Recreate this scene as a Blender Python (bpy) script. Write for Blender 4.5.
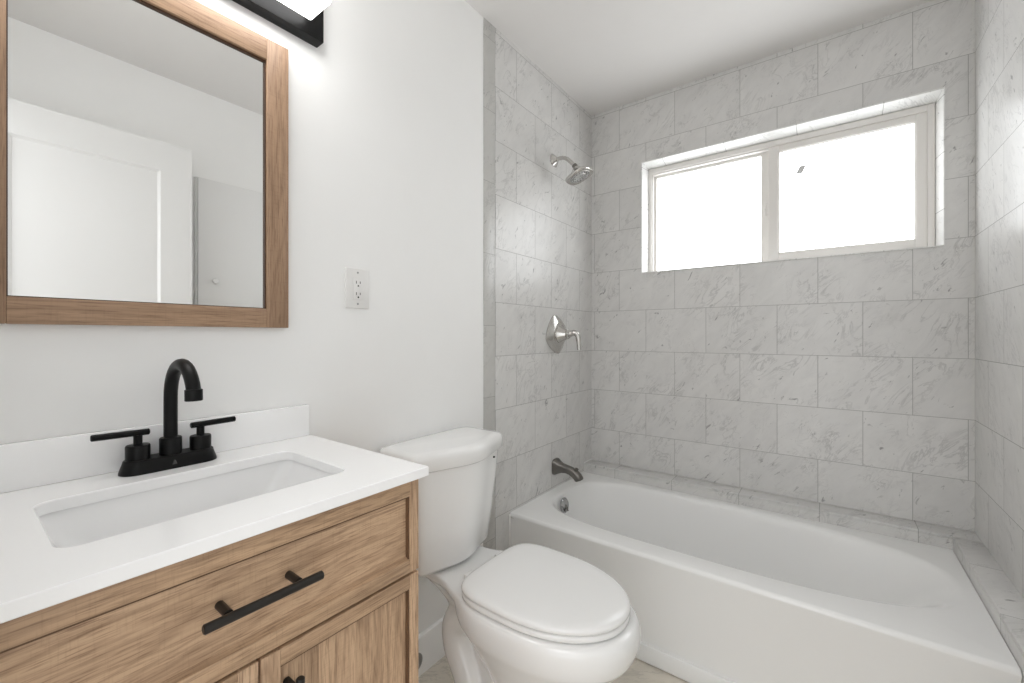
import bpy, bmesh, math, random
from mathutils import Vector, Matrix
R = math.radians
PI = math.pi
for _o in list(bpy.data.objects):
    bpy.data.objects.remove(_o)
scene = bpy.context.scene
COL = scene.collection

# ---------------------------------------------------------------- camera
cam_data = bpy.data.cameras.new('camera')
cam_data.sensor_width = 36.0
cam_data.lens = 426.7 / 1024 * 36.0
cam_data.shift_y = -5.5 / 1024
cam_data.clip_start = 0.02
cam = bpy.data.objects.new('camera', cam_data)
COL.objects.link(cam)
cam.location = (1.147, 0.0, 1.17)
cam.rotation_euler = (R(90), 0, R(36.8))
scene.camera = cam

# ---------------------------------------------------------------- view, world, light levels
scene.view_settings.view_transform = 'Standard'
scene.view_settings.look = 'None'
scene.view_settings.gamma = 1.0
scene.view_settings.use_curve_mapping = False
scene.view_settings.exposure = 0.30
WORLD_STRENGTH = 1.55
WINDOW_STRENGTH = 3.2
LAMP_STRENGTH = 7.0
DOORWAY_FILL_POWER = 7.0
world = bpy.data.worlds.new('daylight')
scene.world = world
world.use_nodes = True
_bg = world.node_tree.nodes['Background']
_bg.inputs['Color'].default_value = (0.96, 0.98, 1.0, 1)
_bg.inputs['Strength'].default_value = WORLD_STRENGTH
scene.cycles.use_denoising = True
scene.cycles.max_bounces = 14
scene.cycles.diffuse_bounces = 8
scene.cycles.glossy_bounces = 6


def area_light(name, loc, rot, sx, sy, power, color):
    d = bpy.data.lights.new(name, 'AREA')
    d.shape = 'RECTANGLE'
    d.size = sx
    d.size_y = sy
    d.energy = power
    d.color = color
    o = bpy.data.objects.new(name, d)
    COL.objects.link(o)
    o.location = loc
    o.rotation_euler = rot
    return o


# unseen fill light, added beyond the doorway to brighten the room
area_light('doorway_fill', (1.02, -0.9, 2.3), (R(50), 0, 0), 0.9, 0.9, DOORWAY_FILL_POWER, (1.0, 0.995, 0.99))


# ---------------------------------------------------------------- material helpers
def new_mat(name):
    m = bpy.data.materials.new(name)
    m.use_nodes = True
    nt = m.node_tree
    return m, nt, nt.nodes['Principled BSDF']


def srgb(r, g, b):
    f = lambda c: (c / 255 / 12.92) if c / 255 <= 0.04045 else ((c / 255 + 0.055) / 1.055) ** 2.4
    return (f(r), f(g), f(b), 1)


def plain(name, col, rough=0.5, metal=0.0, noise=0.0, nscale=40.0, bump=0.0, coat=0.0, ior=1.5):
    m, nt, p = new_mat(name)
    p.inputs['Base Color'].default_value = col
    p.inputs['Roughness'].default_value = rough
    p.inputs['Metallic'].default_value = metal
    p.inputs['Coat Weight'].default_value = coat
    p.inputs['IOR'].default_value = ior
    tc = nt.nodes.new('ShaderNodeTexCoord')
    n = nt.nodes.new('ShaderNodeTexNoise')
    n.inputs['Scale'].default_value = nscale
    n.inputs['Detail'].default_value = 4
    nt.links.new(tc.outputs['Object'], n.inputs['Vector'])
    if noise:
        mx = nt.nodes.new('ShaderNodeMix')
        mx.data_type = 'RGBA'
        mx.inputs['A'].default_value = tuple(c * (1 - noise) for c in col[:3]) + (1,)
        mx.inputs['B'].default_value = tuple(min(1, c * (1 + noise)) for c in col[:3]) + (1,)
        nt.links.new(n.outputs['Fac'], mx.inputs['Factor'])
        nt.links.new(mx.outputs['Result'], p.inputs['Base Color'])
    if bump:
        b = nt.nodes.new('ShaderNodeBump')
        b.inputs['Strength'].default_value = bump
        b.inputs['Distance'].default_value = 0.001
        nt.links.new(n.outputs['Fac'], b.inputs['Height'])
        nt.links.new(b.outputs['Normal'], p.inputs['Normal'])
    return m


class NT:
    """small node-graph builder"""
    def __init__(self, nt):
        self.nt = nt

    def node(self, kind, **kw):
        n = self.nt.nodes.new(kind)
        for k, v in kw.items():
            setattr(n, k, v)
        return n

    def link(self, a, b):
        self.nt.links.new(a, b)

    def math(self, op, a, b=None, clamp=False):
        n = self.node('ShaderNodeMath', operation=op)
        n.use_clamp = clamp
        for i, v in enumerate((a, b)):
            if v is None:
                continue
            if isinstance(v, (int, float)):
                n.inputs[i].default_value = v
            else:
                self.link(v, n.inputs[i])
        return n.outputs[0]

    def ramp(self, fac, stops):
        n = self.node('ShaderNodeValToRGB')
        e = n.color_ramp.elements
        while len(e) < len(stops):
            e.new(0.5)
        for el, (pos, c) in zip(e, stops):
            el.position = pos
            el.color = c if len(c) == 4 else tuple(c) + (1,)
        self.link(fac, n.inputs['Fac'])
        return n.outputs['Color']

    def mix(self, fac, a, b, blend='MIX'):
        n = self.node('ShaderNodeMix', data_type='RGBA', blend_type=blend)
        for s, v in (('Factor', fac), ('A', a), ('B', b)):
            if isinstance(v, (int, float, tuple)):
                n.inputs[s].default_value = v
            else:
                self.link(v, n.inputs[s])
        return n.outputs['Result']


def marble(name, u_axis, v_axis, u0, v0, bw, bh, offset=0.5, base=srgb(214, 213, 211), rough=0.3, seed=0.0, mortar=0.0011, grout=srgb(158, 157, 154)):
    """honed white-grey marble tile in running bond; u/v axes pick the wall's plane"""
    m, nt, p = new_mat(name)
    g = NT(nt)
    tc = g.node('ShaderNodeTexCoord')
    sp = g.node('ShaderNodeSeparateXYZ')
    g.link(tc.outputs['Object'], sp.inputs[0])
    u = g.math('SUBTRACT', sp.outputs[u_axis], u0)
    vs_ = sp.outputs[v_axis] if isinstance(v_axis, int) else g.math('ADD', sp.outputs[v_axis[0]], sp.outputs[v_axis[1]])
    v = g.math('SUBTRACT', vs_, v0)
    cb = g.node('ShaderNodeCombineXYZ')
    g.link(u, cb.inputs[0])
    g.link(v, cb.inputs[1])
    br = g.node('ShaderNodeTexBrick', offset=offset, offset_frequency=2, squash=1.0)
    br.inputs['Color1'].default_value = (0, 0, 0, 1)
    br.inputs['Color2'].default_value = (1, 1, 1, 1)
    br.inputs['Mortar'].default_value = (0.5, 0.5, 0.5, 1)
    br.inputs['Scale'].default_value = 1.0
    br.inputs['Mortar Size'].default_value = mortar
    br.inputs['Mortar Smooth'].default_value = 0.3
    br.inputs['Bias'].default_value = 0.0
    br.inputs['Brick Width'].default_value = bw
    br.inputs['Row Height'].default_value = bh
    g.link(cb.outputs[0], br.inputs['Vector'])
    rnd = g.node('ShaderNodeSeparateColor')
    g.link(br.outputs['Color'], rnd.inputs[0])
    r = rnd.outputs[0]
    # every tile reads another part of the stone
    cz = g.node('ShaderNodeCombineXYZ')
    g.link(g.math('ADD', u, g.math('MULTIPLY', r, 3.7)), cz.inputs[0])
    g.link(v, cz.inputs[1])
    g.link(g.math('ADD', g.math('MULTIPLY', r, 9.0), seed), cz.inputs[2])
    rot = g.node('ShaderNodeVectorRotate', rotation_type='Z_AXIS')
    rot.inputs['Angle'].default_value = R(-52)
    g.link(cz.outputs[0], rot.inputs['Vector'])
    mp = g.node('ShaderNodeMapping')
    mp.inputs['Scale'].default_value = (1.0, 2.3, 1.0)
    g.link(rot.outputs[0], mp.inputs['Vector'])

    def noise(scale, detail, dist, vec):
        n = g.node('ShaderNodeTexNoise')
        n.inputs['Scale'].default_value = scale
        n.inputs['Detail'].default_value = detail
        n.inputs['Roughness'].default_value = 0.6
        n.inputs['Distortion'].default_value = dist
        g.link(vec, n.inputs['Vector'])
        return n.outputs['Fac']
    cloud = noise(7.5, 5, 0.6, mp.outputs[0])
    vein_n = noise(5.5, 6, 1.4, mp.outputs[0])
    ridge = g.math('ABSOLUTE', g.math('SUBTRACT', vein_n, 0.5))
    vein = g.math('SUBTRACT', 1.0, g.math('MULTIPLY', ridge, 34.0), True)
    mask = g.math('MULTIPLY', g.math('SUBTRACT', noise(6.0, 2, 0.0, cz.outputs[0]), 0.44), 5.0, True)
    vein = g.math('MULTIPLY', vein, mask)
    fine_n = noise(15.0, 5, 1.5, mp.outputs[0])
    fine = g.math('SUBTRACT', 1.0, g.math('MULTIPLY', g.math('ABSOLUTE', g.math('SUBTRACT', fine_n, 0.52)), 34.0), True)
    mask2 = g.math('MULTIPLY', g.math('SUBTRACT', noise(9.0, 2, 0.0, cz.outputs[0]), 0.55), 6.0, True)
    fine = g.math('MULTIPLY', fine, mask2)
    fleck = g.math('MULTIPLY', g.math('SUBTRACT', noise(17.0, 3, 0.9, mp.outputs[0]), 0.655), 14.0, True)
    b = base[:3]
    c0 = g.ramp(cloud, [(0.3, tuple(x * 0.94 for x in b)), (0.5, b), (0.72, tuple(min(1, x * 1.05) for x in b))])
    tone = g.ramp(r, [(0.0, (0.97, 0.97, 0.97)), (1.0, (1.03, 1.03, 1.03))])
    c0 = g.mix(1.0, c0, tone, 'MULTIPLY')
    c1 = g.mix(g.math('MULTIPLY', vein, 0.42), c0, tuple(x * 0.42 for x in b) + (1,))
    c1 = g.mix(g.math('MULTIPLY', fine, 0.56), c1, tuple(x * 0.40 for x in b) + (1,))
    c1 = g.mix(g.math('MULTIPLY', fleck, 0.72), c1, tuple(x * 0.26 for x in b) + (1,))
    fac = br.outputs['Fac']
    c2 = g.mix(fac, c1, grout)
    g.link(c2, p.inputs['Base Color'])
    g.link(g.math('ADD', g.math('MULTIPLY', fac, 0.5), rough), p.inputs['Roughness'])
    bp = g.node('ShaderNodeBump')
    bp.inputs['Strength'].default_value = 0.5
    bp.inputs['Distance'].default_value = 0.0012
    g.link(g.math('SUBTRACT', 1.0, fac), bp.inputs['Height'])
    g.link(bp.outputs['Normal'], p.inputs['Normal'])
    return m


def oak(name, axis, seed=0.0, light=srgb(208, 176, 144), dark=srgb(110, 80, 56), board=0.0, board_axis=1):
    """wood with the grain running along axis (0, 1 or 2)"""
    m, nt, p = new_mat(name)
    g = NT(nt)
    tc = g.node('ShaderNodeTexCoord')
    mp = g.node('ShaderNodeMapping')
    sc = [1.0, 1.0, 1.0]
    sc[axis] = 0.075
    mp.inputs['Scale'].default_value = sc
    mp.inputs['Location'].default_value = (seed, seed * 1.7, seed * 0.6)
    src = tc.outputs['Object']
    tone_r = None
    if board:
        sp = g.node('ShaderNodeSeparateXYZ')
        g.link(src, sp.inputs[0])
        idx = g.math('FLOOR', g.math('DIVIDE', g.math('ADD', sp.outputs[board_axis], seed), board))
        wn = g.node('ShaderNodeTexWhiteNoise', noise_dimensions='1D')
        g.link(idx, wn.inputs['W'])
        tone_r = wn.outputs['Value']
        cb = g.node('ShaderNodeCombineXYZ')
        for i in range(3):
            g.link(g.math('MULTIPLY', tone_r, 2.3 + i), cb.inputs[i])
        add = g.node('ShaderNodeVectorMath', operation='ADD')
        g.link(src, add.inputs[0])
        g.link(cb.outputs[0], add.inputs[1])
        src = add.outputs[0]
    g.link(src, mp.inputs['Vector'])

    def noise(scale, detail, dist, vec, rough=0.6):
        n = g.node('ShaderNodeTexNoise')
        n.inputs['Scale'].default_value = scale
        n.inputs['Detail'].default_value = detail
        n.inputs['Roughness'].default_value = rough
        n.inputs['Distortion'].default_value = dist
        g.link(vec, n.inputs['Vector'])
        return n.outputs['Fac']
    broad = noise(26, 4, 0.6, mp.outputs[0])
    # cathedral figure: bands of a slow noise field
    field = noise(7.0, 2, 0.25, mp.outputs[0], 0.4)
    bands = g.math('FRACT', g.math('MULTIPLY', field, 26.0))
    line = g.math('SUBTRACT', 1.0, g.math('MULTIPLY', g.math('ABSOLUTE', g.math('SUBTRACT', bands, 0.5)), 5.0), True)
    mp2 = g.node('ShaderNodeMapping')
    sc2 = [1.0, 1.0, 1.0]
    sc2[axis] = 0.05
    mp2.inputs['Scale'].default_value = sc2
    g.link(src, mp2.inputs['Vector'])
    fine = noise(420, 3, 0.15, mp2.outputs[0])
    mid = noise(130, 3, 0.25, mp2.outputs[0])
    mp3 = g.node('ShaderNodeMapping')
    sc3 = [1.0, 1.0, 1.0]
    sc3[axis] = 14.0
    mp3.inputs['Scale'].default_value = sc3
    g.link(src, mp3.inputs['Vector'])
    saw = noise(24, 2, 0.0, mp3.outputs[0])       # faint saw marks across the grain
    md = tuple((a + b) / 2 for a, b in zip(light, dark))
    c = g.ramp(broad, [(0.28, tuple(0.50 * a + 0.50 * b for a, b in zip(light, dark))), (0.5, tuple(0.84 * a + 0.16 * b for a, b in zip(light, dark))), (0.70, light)])
    c = g.mix(g.math('MULTIPLY', line, 0.30), c, dark)
    c = g.mix(g.math('MULTIPLY', g.math('MULTIPLY', g.math('SUBTRACT', fine, 0.5), 5.0, True), 0.66), c, dark)
    c = g.mix(g.math('MULTIPLY', g.math('MULTIPLY', g.math('SUBTRACT', mid, 0.5), 4.0, True), 0.45), c, dark)
    c = g.mix(g.math('MULTIPLY', g.math('MULTIPLY', g.math('SUBTRACT', saw, 0.54), 5.0, True), 0.16), c, dark)
    if tone_r is not None:
        c = g.mix(1.0, c, g.ramp(tone_r, [(0.0, (0.86, 0.85, 0.83)), (1.0, (1.06, 1.06, 1.06))]), 'MULTIPLY')
    g.link(c, p.inputs['Base Color'])
    p.inputs['Roughness'].default_value = 0.5
    bp = g.node('ShaderNodeBump')
    bp.inputs['Strength'].default_value = 0.25
    bp.inputs['Distance'].default_value = 0.0006
    g.link(g.math('SUBTRACT', 1.0, fine), bp.inputs['Height'])
    g.link(bp.outputs['Normal'], p.inputs['Normal'])
    return m


def emitter(name, col, strength):
    m, nt, p = new_mat(name)
    p.inputs['Base Color'].default_value = (0.8, 0.8, 0.8, 1)
    p.inputs['Roughness'].default_value = 0.5
    p.inputs['Emission Color'].default_value = col
    p.inputs['Emission Strength'].default_value = strength
    return m


# ---------------------------------------------------------------- mesh helpers
def link_mesh(name, bm, mat, parent=None, smooth=35, bevel=0.0):
    bmesh.ops.recalc_face_normals(bm, faces=bm.faces)
    me = bpy.data.meshes.new(name)
    bm.to_mesh(me)
    bm.free()
    if smooth:
        me.polygons.foreach_set('use_smooth', [True] * len(me.polygons))
        me.set_sharp_from_angle(angle=R(smooth))
    o = bpy.data.objects.new(name, me)
    COL.objects.link(o)
    mats = mat if isinstance(mat, (list, tuple)) else [mat]
    for mm in mats:
        me.materials.append(mm)
    if parent is not None:
        o.parent = parent
    return o


def place(o, parent):
    """parent an object built in world coordinates"""
    o.parent = parent
    o.matrix_parent_inverse = parent_matrix(parent).inverted()
    return o


def parent_matrix(p):
    m = Matrix.Translation(p.location) @ p.rotation_euler.to_matrix().to_4x4()
    if p.parent is not None:
        m = parent_matrix(p.parent) @ p.matrix_parent_inverse @ m
    return m


def part(name, bm, mat, parent, label=None, **kw):
    o = link_mesh(name, bm, mat, None, **kw)
    place(o, parent)
    if label:
        o['label'] = label
    return o


def thing(name, loc, label, cat, group=None):
    o = bpy.data.objects.new(name, None)
    o.empty_display_size = 0.05
    COL.objects.link(o)
    o.location = loc
    o['label'] = label
    o['category'] = cat
    if group:
        o['group'] = group
    return o


def struct(name, bm, mat, label=None, cat=None, **kw):
    o = link_mesh(name, bm, mat, None, **kw)
    o['kind'] = 'structure'
    if label:
        o['label'] = label
    if cat:
        o['category'] = cat
    return o


def box(bm, lo, hi, bev=0.0, seg=2):
    x0, y0, z0 = lo
    x1, y1, z1 = hi
    vs = [bm.verts.new(c) for c in ((x0, y0, z0), (x1, y0, z0), (x1, y1, z0), (x0, y1, z0), (x0, y0, z1), (x1, y0, z1), (x1, y1, z1), (x0, y1, z1))]
    fs = [bm.faces.new([vs[i] for i in f]) for f in ((3, 2, 1, 0), (4, 5, 6, 7), (0, 1, 5, 4), (1, 2, 6, 5), (2, 3, 7, 6), (3, 0, 4, 7))]
    if bev > 0:
        es = list({e for f in fs for e in f.edges})
        bmesh.ops.bevel(bm, geom=es, offset=bev, segments=seg, profile=0.5, affect='EDGES')
    return bm


def new_box(lo, hi, bev=0.0, seg=2):
    return box(bmesh.new(), lo, hi, bev, seg)


def loft(bm, rings, cap0=True, cap1=True, closed=True):
    vr = [[bm.verts.new(p) for p in r] for r in rings]
    n = len(vr[0])
    for a, b in zip(vr[:-1], vr[1:]):
        for i in range(n if closed else n - 1):
            j = (i + 1) % n
            try:
                bm.faces.new((a[i], a[j], b[j], b[i]))
            except ValueError:
                pass
    if cap0:
        bm.faces.new(list(reversed(vr[0])))
    if cap1:
        bm.faces.new(vr[-1])
    return vr


def frame_for(d, hint=None):
    d = Vector(d).normalized()
    h = Vector(hint) if hint is not None else (Vector((0, 0, 1)) if abs(d.z) < 0.9 else Vector((1, 0, 0)))
    a = h.cross(d).normalized()
    return a, d.cross(a).normalized()


def tube(bm, pts, rad, n=16, flat=1.0, caps=True):
    """sweep a circle (or an ellipse, flat<1) along pts; rad is a number or a list"""
    pts = [Vector(p) for p in pts]
    rads = rad if isinstance(rad, (list, tuple)) else [rad] * len(pts)
    rings = []
    a = None
    for i, p in enumerate(pts):
        d = (pts[min(i + 1, len(pts) - 1)] - pts[max(i - 1, 0)]).normalized()
        if a is None:
            a, b = frame_for(d)
        else:
            a = (a - d * a.dot(d)).normalized()
            b = d.cross(a).normalized()
        rings.append([p + rads[i] * (a * math.cos(t) + b * flat * math.sin(t)) for t in (2 * PI * k / n for k in range(n))])
    loft(bm, rings, caps, caps)
    return bm


def lathe(bm, origin, direction, prof, n=32, hint=None, caps=True):
    """prof: list of (distance along direction, radius)"""
    o = Vector(origin)
    d = Vector(direction).normalized()
    a, b = frame_for(d, hint)
    rings = [[o + d * h + r * (a * math.cos(t) + b * math.sin(t)) for t in (2 * PI * k / n for k in range(n))] for h, r in prof]
    loft(bm, rings, caps, caps)
    return bm


def spline(pts, n=8):
    """Catmull-Rom through pts"""
    P = [Vector(p) for p in pts]
    P = [P[0] * 2 - P[1]] + P + [P[-1] * 2 - P[-2]]
    out = []
    for i in range(1, len(P) - 2):
        for k in range(n):
            t = k / n
            out.append(0.5 * ((2 * P[i]) + (P[i + 1] - P[i - 1]) * t + (2 * P[i - 1] - 5 * P[i] + 4 * P[i + 1] - P[i + 2]) * t * t + (3 * P[i] - P[i - 1] - 3 * P[i + 1] + P[i + 2]) * t ** 3))
    out.append(P[-2])
    return out


def super_r(t, a, b, n):
    c, s = math.cos(t), math.sin(t)
    return (abs(c) ** n + abs(s) ** n) ** (-1 / n)


def super_pt(t, a, b, n):
    k = super_r(t, a, b, n)
    return a * k * math.cos(t), b * k * math.sin(t)


def rrect(w, h, r, seg=6):
    """rounded rectangle outline centred on 0"""
    out = []
    for cx, cy, a0 in ((w / 2 - r, h / 2 - r, 0), (-w / 2 + r, h / 2 - r, 90), (-w / 2 + r, -h / 2 + r, 180), (w / 2 - r, -h / 2 + r, 270)):
        for k in range(seg + 1):
            a = R(a0 + 90 * k / seg)
            out.append((cx + r * math.cos(a), cy + r * math.sin(a)))
    return out


# ---------------------------------------------------------------- materials
M_WALL = plain('white_wall_paint', srgb(243, 243, 242), 0.6, noise=0.012, nscale=9, bump=0.06)
M_CEIL = plain('white_ceiling_paint', srgb(228, 226, 224), 0.7, noise=0.01, nscale=14, bump=0.1)
M_TRIM = plain('white_trim_paint', srgb(246, 246, 245), 0.35)
M_DOOR = plain('white_door_paint', srgb(234, 234, 233), 0.4)
M_CHINA = plain('white_china', srgb(238, 238, 237), 0.08, coat=0.3)
M_SEAT = plain('white_seat_plastic', srgb(236, 236, 235), 0.18)
M_TUB = plain('white_tub_enamel', srgb(238, 238, 237), 0.22)
M_QUARTZ = plain('white_quartz', srgb(249, 249, 249), 0.16, noise=0.01, nscale=300)
M_BASIN = plain('white_basin_china', srgb(238, 238, 238), 0.12)
M_BLACK = plain('matte_black_metal', (0.0025, 0.0025, 0.0025, 1), 0.38, noise=0.2, nscale=400, ior=1.3)
M_PULL = plain('oil_rubbed_bronze', (0.022, 0.019, 0.016, 1), 0.4, metal=0.3)
M_NICKEL = plain('brushed_nickel', (0.60, 0.585, 0.56, 1), 0.2, metal=1.0)
M_NICKEL_DARK = plain('dark_brushed_nickel', (0.21, 0.20, 0.185, 1), 0.3, metal=1.0)
M_CHROME = plain('chrome', (0.78, 0.78, 0.78, 1), 0.08, metal=1.0)
M_OVERFLOW = plain('overflow_chrome', (0.42, 0.42, 0.42, 1), 0.16, metal=1.0)
M_RUBBER = plain('dark_nozzle_rubber', (0.03, 0.03, 0.03, 1), 0.6)
M_GREY_FACE = plain('grey_spray_face', (0.7, 0.7, 0.69, 1), 0.2, metal=0.7)
M_OUTLET = plain('white_outlet_plastic', srgb(232, 231, 229), 0.3)
M_SLOT = plain('dark_slot', srgb(70, 68, 66), 0.6)
M_HOLE = plain('dark_hole', srgb(30, 29, 28), 0.7)
M_CAULK = plain('white_caulk', srgb(240, 240, 238), 0.45)
M_VINYL = plain('white_vinyl', srgb(228, 225, 221), 0.4)
M_BACKPLATE = plain('black_fixture_metal', (0.004, 0.004, 0.004, 1), 0.4, ior=1.3)
M_GREYLEVER = plain('grey_steel', (0.35, 0.35, 0.35, 1), 0.35, metal=0.8)
M_STICKER = plain('grey_sticker', srgb(205, 205, 205), 0.6)
M_MIRROR = plain('mirror_silver', (0.93, 0.935, 0.93, 1), 0.0, metal=1.0)
M_OAK_Y = oak('oak_grain_along_wall', 1, 0.31, light=srgb(195, 163, 131), dark=srgb(102, 75, 53))
M_OAK_Z = oak('oak_grain_upright', 2, 0.83)
M_OAK_PANEL = oak('oak_panel_boards', 2, 0.05, board=0.072, board_axis=1)
M_OAK_DRAWER = oak('oak_drawer_boards', 1, 0.02, board=0.085, board_axis=2)
M_OAKM_Y = oak('mirror_oak_along', 1, 1.9, light=srgb(178, 146, 118), dark=srgb(110, 83, 62))
M_OAKM_Z = oak('mirror_oak_upright', 2, 2.7, light=srgb(178, 146, 118), dark=srgb(110, 83, 62))
M_SHADE_STRIP = plain('panel_shade_brown', srgb(98, 72, 50), 0.6, noise=0.2, nscale=120)  # shade at the vanity panel edges, put in as dark brown
M_GAP = plain('dark_cabinet_inside', srgb(70, 50, 34), 0.8)
M_DIFF = emitter('lamp_diffuser', (1.0, 0.99, 0.98, 1), LAMP_STRENGTH)
M_PANE = emitter('frosted_glass_daylight', (0.945, 0.975, 1.0, 1), WINDOW_STRENGTH)

TW, TH = 0.3075, 0.2297
Z0 = -0.0645
M_TILE_BACK = marble('marble_tile_back', 0, 2, 0.0235 - 3 * TW, Z0, TW, TH, seed=0.0)
M_TILE_LEFT = marble('marble_tile_left', 1, 2, 1.412 - 6 * 0.303, Z0, 0.303, TH, seed=4.0)
M_TILE_RIGHT = marble('marble_tile_right', 1, 2, 1.986 - 6 * 0.33, Z0, 0.33, TH, seed=7.7)
M_TILE_STRIP = marble('marble_edge_strip', 1, 2, 0.0, 1.514 - 6 * 0.30, 5.0, 0.30, offset=0.0, seed=2.0, base=srgb(196, 195, 192))
M_TILE_LEDGE_B = marble('marble_ledge_back', 0, (1, 2), 0.802 - 3 * 0.305, -5.0, 0.305, 20.0, offset=0.0, seed=1.0)
M_TILE_LEDGE_R = marble('marble_ledge_right', 1, (0, 2), 1.676 - 6 * 0.31, -5.0, 0.31, 20.0, offset=0.0, seed=3.0)
M_TILE_REVEAL = marble('marble_window_lining', 0, (1, 2), 0.72 - 3 * 0.3, -5.0, 0.3, 20.0, offset=0.0, seed=5.0, base=srgb(232, 232, 230))
M_TILE_JAMB = marble('marble_window_jamb', 2, (0, 1), 1.66 - 6 * 0.22, -5.0, 0.22, 20.0, offset=0.0, seed=6.0, base=srgb(232, 232, 230))
M_FLOOR = marble('beige_floor_tile', 0, 1, 0.672 - 3 * 0.31, 0.91 - 6 * 0.61, 0.31, 0.61, offset=0.5, seed=9.0, base=srgb(222, 215, 203), mortar=0.0022, grout=srgb(128, 120, 110), rough=0.4)

# ---------------------------------------------------------------- the room
LX, RX, FY, BY, CZ = 0.0, 1.579, -0.05, 2.32, 2.482
TILE_Y = 1.336
WX0, WX1, WZ0, WZ1 = 0.307, 1.498, 1.517, 2.130      # window opening
TT = 0.003                                            # tile thickness

struct('floor', new_box((LX - 0.12, FY - 1.0, -0.06), (RX + 0.12, BY + 0.2, 0.0)), M_FLOOR, smooth=0)
struct('ceiling', new_box((LX - 0.12, FY - 0.14, CZ), (RX + 0.12, BY + 0.2, CZ + 0.06)), M_CEIL, smooth=0)
struct('wall_left', new_box((LX - 0.12, FY - 0.14, 0), (LX, BY + 0.14, CZ)), M_WALL, smooth=0)
struct('wall_right', new_box((RX, FY - 0.14, 0), (RX + 0.12, BY + 0.14, CZ)), M_WALL, smooth=0)
bm = bmesh.new()
box(bm, (LX, BY, 0), (WX0, BY + 0.14, CZ))
box(bm, (WX1, BY, 0), (RX, BY + 0.14, CZ))
box(bm, (WX0, BY, 0), (WX1, BY + 0.14, WZ0))
box(bm, (WX0, BY, WZ1), (WX1, BY + 0.14, CZ))
struct('wall_back', bm, M_TILE_BACK, smooth=0)
# wall behind the camera with the open doorway
bm = bmesh.new()
box(bm, (LX, FY - 0.12, 0), (0.66, FY, CZ))
box(bm, (1.44, FY - 0.12, 0), (RX, FY, CZ))
box(bm, (0.66, FY - 0.12, 2.10), (1.44, FY, CZ))
struct('wall_front', bm, M_WALL, smooth=0)

# tiled fields of the side walls, a tile's thickness proud of the paint
struct('trim_1', new_box((LX, TILE_Y + 0.0745, 0), (LX + 0.0002 + TT, BY, CZ)), M_TILE_LEFT, smooth=0, label='running-bond grey marble tile on the shower wall', cat='wall tile')
struct('trim_2', new_box((LX, TILE_Y, 0), (LX + TT, TILE_Y + 0.074, CZ), 0.0015), M_TILE_STRIP, label='narrow upright marble strip ending the shower tile beside the white wall', cat='wall tile')
struct('trim_3', new_box((RX - TT * 0.2, TILE_Y, 0), (RX, BY, CZ)), M_TILE_RIGHT, smooth=0, label='grey marble tile on the wall right of the window', cat='wall tile')

# baseboard behind the toilet
bm = bmesh.new()
loft(bm, [[(x, y, z) for x, z in ((0.0, 0.0), (0.014, 0.0), (0.014, 0.118), (0.010, 0.130), (0.004, 0.133), (0.0, 0.133))] for y in (0.605, TILE_Y)])
struct('baseboard_left', bm, M_TRIM, smooth=30)
bm = bmesh.new()
loft(bm, [[(RX - x, y, z) for x, z in ((0.0, 0.0), (0.014, 0.0), (0.014, 0.118), (0.010, 0.130), (0.004, 0.133), (0.0, 0.133))] for y in (0.0, TILE_Y)])
struct('baseboard_right', bm, M_TRIM, smooth=30)

# tiled ledge round the tub
LZ = 0.436
bm = bmesh.new()
box(bm, (LX + TT, 2.2215, LZ - 0.0105), (RX - TT * 0.2, BY, LZ), 0.001)
box(bm, (LX + TT, 2.2222, 0.300), (RX - TT * 0.2, BY, LZ - 0.0125))
box(bm, (LX + TT, 2.2250, LZ - 0.0125), (RX - TT * 0.2, BY, LZ - 0.0105))
struct('trim_4', bm, M_TILE_LEDGE_B, label='low grey marble ledge along the back of the tub', cat='tile ledge')
bm = bmesh.new()
box(bm, (1.5045, 1.505, LZ - 0.0105), (RX - TT * 0.2, 2.2212, LZ), 0.001)
box(bm, (1.5052, 1.505, 0.0), (RX - TT * 0.2, 2.2212, LZ - 0.0125))
box(bm, (1.5080, 1.508, LZ - 0.0125), (RX - TT * 0.2, 2.2212, LZ - 0.0105))
struct('trim_5', bm, M_TILE_LEDGE_R, label='low grey marble ledge at the right end of the tub', cat='tile ledge')
bm = bmesh.new()
tube(bm, [(LX + TT + 0.001, 2.219, LZ + 0.002), (LX + TT + 0.001, BY - 0.002, LZ + 0.002)], 0.0035, 8)
struct('trim_8', bm, M_CAULK, label='thin white caulk line where the back ledge meets the left wall', cat='caulk')

# ---------------------------------------------------------------- window
FYW = 2.386                                            # face of the window frame
LIN = 0.019
bm = bmesh.new()
# splayed marble lining: head and sill run along x
def lining(bm, quad_out, quad_in):
    vs = [bm.verts.new(p) for p in quad_out + quad_in]
    for f in ((0, 1, 2, 3), (4, 5, 6, 7), (0, 1, 5, 4), (1, 2, 6, 5), (2, 3, 7, 6), (3, 0, 4, 7)):
        bm.faces.new([vs[i] for i in f])
yo, yi = BY - 0.006, FYW + 0.02
ix0, ix1, iz0, iz1 = WX0 + LIN, WX1 - LIN, WZ0 + 0.003, WZ1 - 0.026
lining(bm, [(WX0, yo, WZ1), (WX1, yo, WZ1), (WX1, yi, WZ1), (WX0, yi, WZ1)],
       [(WX0 + 0.004, yo, WZ1 - 0.006), (WX1 - 0.004, yo, WZ1 - 0.006), (ix1, yi, iz1), (ix0, yi, iz1)])
lining(bm, [(WX0, yo, WZ0), (WX1, yo, WZ0), (WX1, yi, WZ0), (WX0, yi, WZ0)],
       [(WX0 + 0.004, yo, WZ0 + 0.004), (WX1 - 0.004, yo, WZ0 + 0.004), (ix1, yi, iz0), (ix0, yi, iz0)])
struct('trim_6', bm, M_TILE_REVEAL, smooth=0, label='pale marble lining of the window head and sill', cat='window lining')
bm = bmesh.new()
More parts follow.
